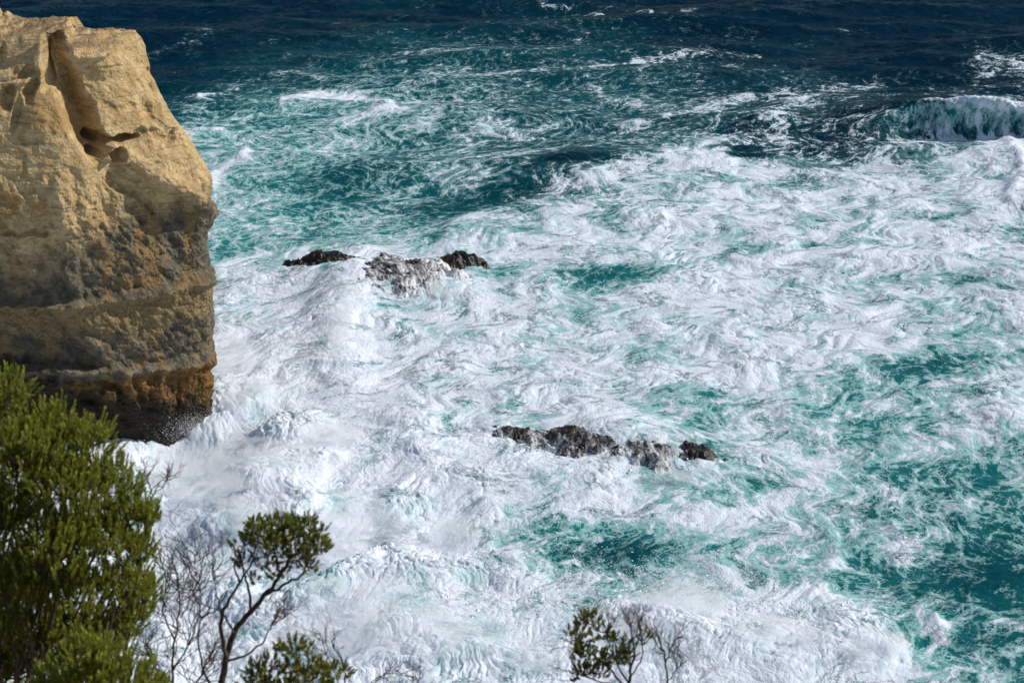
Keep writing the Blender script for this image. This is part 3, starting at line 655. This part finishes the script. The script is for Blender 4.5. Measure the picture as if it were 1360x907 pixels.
def tubes(paths, k=5):
    """paths: list of (pts Nx3, radii N)"""
    Vs, Qs, off = [], [], 0
    for P, rad in paths:
        P = np.asarray(P, float); n = len(P); T = np.gradient(P, axis=0); T /= np.linalg.norm(T, axis=1)[:, None]+1e-9
        a = np.cross(T, (0.31, .87, .38)); a /= np.linalg.norm(a, axis=1)[:, None]+1e-9; b = np.cross(T, a)
        ph = np.arange(k)*2*np.pi/k
        ring = P[:, None]+(a[:, None]*np.cos(ph)[None, :, None]+b[:, None]*np.sin(ph)[None, :, None])*np.asarray(rad)[:, None, None]
        Vs.append(ring.reshape(-1, 3)); i = np.arange(n*k).reshape(n, k); j = np.roll(i, -1, 1)
        Qs.append(np.stack([i[:-1], j[:-1], j[1:], i[1:]], -1).reshape(-1, 4)+off); off += n*k
    return np.concatenate(Vs), np.concatenate(Qs)
def wig(p0, p1, n, amp, rnd, sag=0.):
    t = np.linspace(0, 1, n)[:, None]; p0, p1 = np.array(p0, float), np.array(p1, float); L = np.linalg.norm(p1-p0)
    P = p0*(1-t)+p1*t
    ph = rnd.rand(3, 3)*6.28; 
    for k, f_ in enumerate((1.0, 2.3, 4.6)): P = P+amp*L*np.sin(t*np.pi)*np.sin(t*f_*3.1+ph[k])/(k+1.2)
    P[:, 2] += sag*L*np.sin(t[:, 0]*np.pi); return P
def grow(p, d, L, r, depth, rnd, out, tips, spread=.6, up=.15, nb=(2, 3), shrink=.72):
    q = p+d*L; P = wig(p, q, 6, .10, rnd); out.append((P, np.linspace(r, r*.62, 6)))
    if depth == 0: tips.append((q, d)); return
    for k in range(rnd.randint(nb[0], nb[1]+1)):
        t = 1 if k == 0 else rnd.uniform(.45, .95); s_ = P[int(t*5)]
        dd = d+rnd.normal(0, spread, 3)+np.array((0, 0, up)); dd /= np.linalg.norm(dd)
        grow(s_, dd, L*shrink*rnd.uniform(.7, 1.15), r*.6, depth-1, rnd, out, tips, spread, up, nb, shrink)
def tufts(pts, dirs, rnd, nl=38, ln=.035, wd=.006, tl=.12, rad=.3, ang=.75):
    """brush-like shoots: narrow leaves round a short axis"""
    n = len(pts); pts = np.asarray(pts); dirs = np.asarray(dirs); dirs = dirs/np.linalg.norm(dirs, axis=1)[:, None]
    a = np.cross(dirs, rnd.normal(size=(n, 3))); a /= np.linalg.norm(a, axis=1)[:, None]; b = np.cross(dirs, a)
    t = rnd.rand(n, nl)**.8; ph = rnd.rand(n, nl)*6.283; TL = tl*rnd.uniform(.6, 1.3, (n, 1))
    base = pts[:, None]+dirs[:, None]*(t*TL)[..., None]
    rad_ = a[:, None]*np.cos(ph)[..., None]+b[:, None]*np.sin(ph)[..., None]
    al = ang*(1.25-t*.9)*rnd.uniform(.7, 1.3, (n, nl))
    ld = dirs[:, None]*np.cos(al)[..., None]+rad_*np.sin(al)[..., None]; sd = np.cross(ld, rad_); sd /= np.linalg.norm(sd, axis=-1)[..., None]+1e-9
    l_ = (ln*rnd.uniform(.7, 1.2, (n, nl)))[..., None]; w2 = wd*.5
    v0 = base; v1 = base+ld*l_*.5+sd*w2; v2 = base+ld*l_; v3 = base+ld*l_*.5-sd*w2
    V = np.stack([v0, v1, v2, v3], 2).reshape(-1, 3); Q = np.arange(len(V), dtype=np.int32).reshape(-1, 4)
    tip = np.repeat((t*rnd.uniform(.4, 1.1, (n, 1))*rnd.uniform(.6, 1.1, (n, nl)))[..., None], 4, -1).reshape(-1)
    return V, Q, tip
def shrub(name, loc, label, trunk_paths, tuft_pts, tuft_dirs, rnd, mleaf, mbark=MBARK, cat='shrub', group=None, **kw):
    loc = np.array(loc, float); t = thing(name, loc, label, cat, group)
    V, Q = tubes(trunk_paths); link('branches' if len(tuft_pts) else 'twigs', mesh_np('branches', V-loc, Q), mbark, t)
    if len(tuft_pts):
        V, Q, tip = tufts(tuft_pts, tuft_dirs, rnd, **kw)
        link('foliage', mesh_np('foliage', V-loc, Q, False, {'tip': ('FLOAT', tip)}), mleaf, t)
    return t
def clumps(cl, Yb, rnd, dens, upb=1.1):
    """cl: (px, py, rx_px, ry_px, dy) -> shoots over the top of each clump, twigs from a centre"""
    pts, dirs, cen = [], [], []
    for (px, py, rx, ry, dy) in cl:
        Yc = Yb+dy; c = at_y(px, py, Yc); m = Yc/math.cos(R(PITCH))*1.05/F
        a, b = rx*m*.86, ry*m*.86; n = int(dens*rx*ry/100)
        q = rnd.normal(size=(n, 3)); q /= np.linalg.norm(q, axis=1)[:, None]; q[:, 2] = np.where(q[:, 2] < -.35, -q[:, 2], q[:, 2])
        rr_ = np.where(rnd.rand(n) < .35, rnd.uniform(.3, .8, n), rnd.uniform(.86, 1.03, n))[:, None]+.10*np.sin(q[:, :1]*7+q[:, 2:3]*9+px)
        pts.append(c+q*rr_*np.array((a, a*.9, b))); dirs.append(q*.55+np.array((.1, 0, upb))+rnd.normal(0, .22, (n, 3))); cen.append((c, a, b, len(pts)-1))
    return pts, dirs, cen
# big green shrub, left edge
rnd = np.random.RandomState(11)
Yb = 15.6; bx0 = at_y(20, 1010, Yb)[0]; root = np.array((bx0, Yb, ground_z(bx0, Yb)-.05))
CL = [(4, 536, 36, 34, .3), (-40, 590, 60, 60, .2), (62, 578, 38, 34, .2), (110, 600, 42, 36, .1), (30, 620, 60, 50, -.1), (140, 655, 46, 40, 0), (85, 660, 50, 40, -.2), (170, 700, 34, 40, .1), (10, 700, 60, 50, -.2), (70, 745, 56, 50, -.35),
      (140, 735, 44, 36, -.2), (165, 790, 44, 34, -.1), (20, 790, 50, 44, -.3), (100, 800, 44, 40, -.3), (185, 745, 22, 30, .1), (60, 640, 60, 50, .5), (-50, 700, 70, 80, 0), (170, 830, 28, 20, .1), (-10, 850, 46, 30, -.2), (110, 720, 50, 50, .4), (50, 860, 60, 34, .3), (130, 850, 50, 26, .4), (0, 900, 50, 40, .2), (190, 800, 24, 24, .2), (60, 780, 60, 60, .5), (-20, 780, 50, 60, .3), (195, 700, 18, 24, 0), (30, 830, 50, 40, .5), (90, 845, 50, 36, .5), (150, 850, 40, 30, .5), (180, 820, 28, 26, .4), (40, 880, 60, 30, .5)]
pts, dirs, cen = clumps(CL, Yb, rnd, 10)
paths = []
for i, (c, a, b, k) in enumerate(cen):
    fork = root+(c-root)*.45+rnd.normal(0, .12, 3)
    paths.append((wig(root, fork, 8, .08, rnd), np.linspace(.035, .016, 8))); paths.append((wig(fork, c, 8, .08, rnd), np.linspace(.016, .008, 8)))
    for q in pts[k][::9]: paths.append((wig(c, q, 5, .12, rnd), np.linspace(.006, .0025, 5)))
shrub('coastal_shrub', root, 'large dense bright green shrub filling the left edge below the cliff', paths, np.concatenate(pts), np.concatenate(dirs), rnd, MLEAF, nl=54, ln=.036, wd=.0105, tl=.15, ang=.62)
# low clump at its foot
rnd = np.random.RandomState(12); Yb = 13.4; bx0 = at_y(130, 1050, Yb)[0]; root = np.array((bx0, Yb, ground_z(bx0, Yb)-.05))
pts, dirs, cen = clumps([(120, 895, 48, 46, 0), (160, 925, 60, 44, 0), (80, 930, 50, 34, .1), (200, 945, 40, 30, 0)], Yb, rnd, 9.0)
paths = [(wig(root, c, 8, .08, rnd), np.linspace(.03, .01, 8)) for c, *_ in cen]
shrub('coastal_shrub', root, 'low green clump in the bottom left corner in front of the large shrub', paths, np.concatenate(pts), np.concatenate(dirs), rnd, MLEAF, nl=54, ln=.036, wd=.010, tl=.15, ang=.62)
def skel(lines, Yb, rnd, dz=0.):
    """branches traced as (points px, r0, r1, depth offset)"""
    out, ends = [], []
    for pts_, r0, r1, dy in lines:
        P = np.array([at_y(px, py, Yb+dy*(i/(len(pts_)-1))) for i, (px, py) in enumerate(pts_)])
        t = np.linspace(0, len(P)-1, len(P)*4); Q = np.stack([np.interp(t, np.arange(len(P)), P[:, k]) for k in range(3)], -1)
        Q[1:-1] = (Q[:-2]+Q[1:-1]*2+Q[2:])/4+rnd.normal(0, .006, (len(Q)-2, 3)); out.append((Q, np.linspace(r0, r1, len(Q)))); ends.append((Q[-1], Q[-1]-Q[-4]))
    return out, ends
# small tree with an open crown
rnd = np.random.RandomState(13); Yb = 15.0
lines = [([(288, 1000), (290, 930), (298, 880), (310, 840), (330, 815), (352, 790), (372, 765), (385, 740)], .034, .014, .1), ([(300, 870), (292, 830), (302, 800), (318, 775), (335, 745)], .02, .008, -.15), ([(335, 812), (330, 780), (322, 755), (318, 735)], .014, .006, .15),
         ([(352, 790), (380, 775), (400, 765), (408, 745)], .014, .006, -.1), ([(372, 765), (365, 735), (360, 712)], .012, .005, .1), ([(385, 740), (405, 720), (415, 705)], .010, .005, 0), ([(318, 775), (310, 750), (325, 725)], .01, .004, 0),
         ([(298, 880), (330, 868), (352, 850), (360, 830)], .013, .005, .1), ([(290, 930), (270, 890), (262, 850), (268, 820)], .014, .004, 0), ([(310, 840), (288, 800), (285, 770)], .01, .003, .1)]
out, ends = skel(lines, Yb, rnd); tp = []
for (q, d_), n in zip(ends, (6, 4, 4, 5, 5, 4, 3, 2, 0, 0)):
    for _ in range(n):
        dd = d_/np.linalg.norm(d_)+rnd.normal(0, .6, 3)+np.array((0, 0, .2)); dd /= np.linalg.norm(dd); grow(q, dd, .13, .004, 2, rnd, out, tp, .55, .2)
for (q, d_) in ends[7:]:
    for _ in range(4):
        dd = d_/np.linalg.norm(d_)+rnd.normal(0, .7, 3); dd /= np.linalg.norm(dd); grow(q, dd, .18, .006, 3, rnd, out, [], .6, .1)
CLM = [(338, 700, 12, 8, .1), (425, 730, 14, 14, .1), (392, 700, 14, 10, .2), (352, 752, 14, 10, .1), (410, 758, 14, 10, 0), (350, 700, 12, 9, .2), (408, 698, 12, 9, .2), (378, 722, 30, 20, .2), (345, 712, 26, 16, 0), (372, 705, 26, 16, .1), (400, 712, 24, 18, 0), (418, 735, 20, 20, -.1), (395, 745, 26, 18, .1), (362, 735, 26, 16, -.1), (325, 725, 16, 12, 0), (322, 750, 14, 10, .1), (372, 765, 16, 10, 0), (425, 712, 10, 12, 0), (335, 772, 9, 6, 0)]
pts, dirs, cen = clumps(CLM, Yb, rnd, 9.5, .7)
for i, (c, a, b, k) in enumerate(cen):
    e_ = min((q for q, _ in ends[:7]), key=lambda q: np.linalg.norm(q-c))
    out.append((wig(e_, c, 5, .1, rnd), np.linspace(.007, .004, 5)))
    for q in pts[k][::2]: out.append((wig(c, q, 4, .12, rnd), np.linspace(.003, .0015, 4)))
bx0, by0 = at_y(288, 1000, Yb)[0], Yb; root = np.array((bx0, by0, ground_z(bx0, by0)-.05)); out.append((wig(root, at_y(288, 985, Yb), 5, .03, rnd), np.linspace(.05, .034, 5)))
shrub('small_tree', root, 'small crooked tree with an open dark green crown and leaning bare trunk', out, np.concatenate(pts), np.concatenate(dirs), rnd, MLEAFD, cat='tree', nl=34, ln=.032, wd=.010, tl=.07)
# low shrub to its right
rnd = np.random.RandomState(14); Yb = 14.2
root = np.array((at_y(400, 1030, Yb)[0], Yb, 0)); root[2] = ground_z(root[0], Yb)-.05
pts, dirs, cen = clumps([(352, 890, 28, 14, 0), (390, 868, 26, 15, .1), (405, 895, 34, 16, 0), (440, 900, 26, 14, .1), (345, 915, 30, 16, 0), (400, 925, 50, 20, 0)], Yb, rnd, 12, .8)
paths = [(wig(root, c, 8, .08, rnd), np.linspace(.02, .006, 8)) for c, *_ in cen]
for i, (c, a, b, k) in enumerate(cen):
    for q in pts[k][::2]: paths.append((wig(c, q, 4, .12, rnd), np.linspace(.003, .0015, 4)))
shrub('coastal_shrub', root, 'low shrub with yellow-green tips at the bottom right of the crooked tree', paths, np.concatenate(pts), np.concatenate(dirs), rnd, MLEAFD, nl=34, ln=.032, wd=.010, tl=.07)
# small rounded shrub, bottom centre, half of it bare
rnd = np.random.RandomState(15); Yb = 16.0
lines = [([(838, 1000), (832, 930), (836, 900), (842, 870), (838, 835)], .022, .006, 0), ([(834, 920), (815, 892), (795, 875), (775, 862)], .012, .005, .1), ([(834, 905), (812, 870), (805, 840)], .01, .004, -.1), ([(836, 900), (855, 870), (850, 840)], .008, .003, .1), ([(834, 915), (800, 905), (770, 895)], .009, .004, 0)]
out, ends = skel(lines, Yb, rnd)
for (q, d_) in ends+[(out[0][0][12], np.array((0, 0, 1.)))]+[(out[3][0][8], np.array((.3, 0, 1.)))]:
    for _ in range(6):
        dd = d_/np.linalg.norm(d_)*.6+rnd.normal(0, .5, 3)+np.array((0, 0, .5)); dd /= np.linalg.norm(dd); grow(q, dd, .13, .005, 3, rnd, out, [], .5, .3)
CLR = [(782, 828, 20, 16, 0), (768, 848, 18, 16, .1), (800, 848, 18, 14, 0), (778, 872, 20, 16, -.1), (808, 880, 20, 16, .1), (776, 898, 18, 16, 0), (826, 878, 14, 16, 0), (795, 895, 22, 14, 0), (765, 868, 10, 10, 0), (832, 860, 8, 10, 0), (815, 850, 9, 8, 0), (855, 850, 8, 6, 0)]
pts, dirs, cen = clumps(CLR, Yb, rnd, 11, .6)
for i, (c, a, b, k) in enumerate(cen):
    e_ = min((q for q, _ in ends), key=lambda q: np.linalg.norm(q-c)); out.append((wig(e_, c, 5, .1, rnd), np.linspace(.006, .004, 5)))
    for q in pts[k][::2]: out.append((wig(c, q, 4, .12, rnd), np.linspace(.003, .0015, 4)))
root = np.array((at_y(838, 1000, Yb)[0], Yb, 0)); root[2] = ground_z(root[0], Yb)-.05; out.append((wig(root, at_y(838, 990, Yb), 4, .02, rnd), np.linspace(.03, .022, 4)))
shrub('coastal_shrub', root, 'small rounded dark green shrub at the bottom centre, thin and brown on its right side', out, np.concatenate(pts), np.concatenate(dirs), rnd, MLEAFD, nl=34, ln=.030, wd=.010, tl=.065)
# leafless shrubs
def bare(lines, Yb, seed, label, nt, L=.20, dep=3, r=.0055):
    rnd = np.random.RandomState(seed); out, ends = skel(lines, Yb, rnd)
    for P, rad in list(out):
        for _ in range(nt):
            k = rnd.randint(len(P)//4, len(P)-1); d_ = P[k+1]-P[k]; d_ /= np.linalg.norm(d_)+1e-9
            dd = d_+rnd.normal(0, .6, 3); dd /= np.linalg.norm(dd); grow(P[k], dd, L*rnd.uniform(.6, 1.1), r, dep, rnd, out, [], .5, .12)
    px, py = lines[0][0][0]; b = at_y(px, py, Yb); root = np.array((b[0], Yb, min(ground_z(b[0], Yb), b[2])-.05))
    out.append((wig(root, b, 5, .03, rnd), np.linspace(.03, lines[0][1], 5)))
    shrub('leafless_shrub', root, label, out, [], [], rnd, None, MTWIG, group='leafless shrubs on the cliff edge')
bare([([(232, 1000), (228, 900), (232, 850), (240, 800), (232, 750)], .014, .005, 0), ([(230, 890), (255, 850), (268, 800), (262, 760)], .009, .004, .1), ([(232, 850), (215, 810), (222, 770), (212, 735)], .008, .003, -.1), ([(228, 905), (200, 880), (190, 850)], .008, .003, 0), ([(240, 820), (262, 780), (258, 730)], .006, .002, .1), ([(230, 930), (262, 905), (280, 870)], .008, .003, .1)],
     16.4, 21, 'bare reddish-brown shrub between the large green shrub and the crooked tree', 14, .26)
bare([([(150, 1000), (165, 860), (185, 740), (200, 668), (212, 640)], .012, .004, 0), ([(200, 668), (198, 645), (190, 625)], .005, .002, 0), ([(206, 655), (222, 640), (230, 612)], .004, .002, .1)],
     16.8, 22, 'bare twigs standing above the large green shrub against the foot of the cliff', 6, .16, 2, .005)
bare([([(470, 1000), (462, 920), (455, 880), (440, 850)], .010, .003, 0), ([(465, 930), (500, 900), (530, 890)], .006, .002, 0), ([(468, 950), (430, 860), (425, 840)], .006, .002, .1), ([(480, 960), (545, 930), (560, 890)], .006, .002, 0)],
     15.0, 23, 'low reddish leafless twigs right of the yellow-tipped shrub at the bottom edge', 8, .16, 2, .0045)
bare([([(886, 1000), (886, 900), (882, 870), (876, 850), (872, 835)], .011, .004, 0), ([(884, 880), (895, 855), (904, 838)], .006, .002, 0), ([(880, 865), (868, 850), (866, 838)], .005, .002, .1), ([(886, 910), (902, 880), (906, 865)], .005, .002, 0)],
     16.0, 24, 'thin forked leafless shrub standing right of the small rounded shrub', 7, .12, 2, .0045)
print('done')
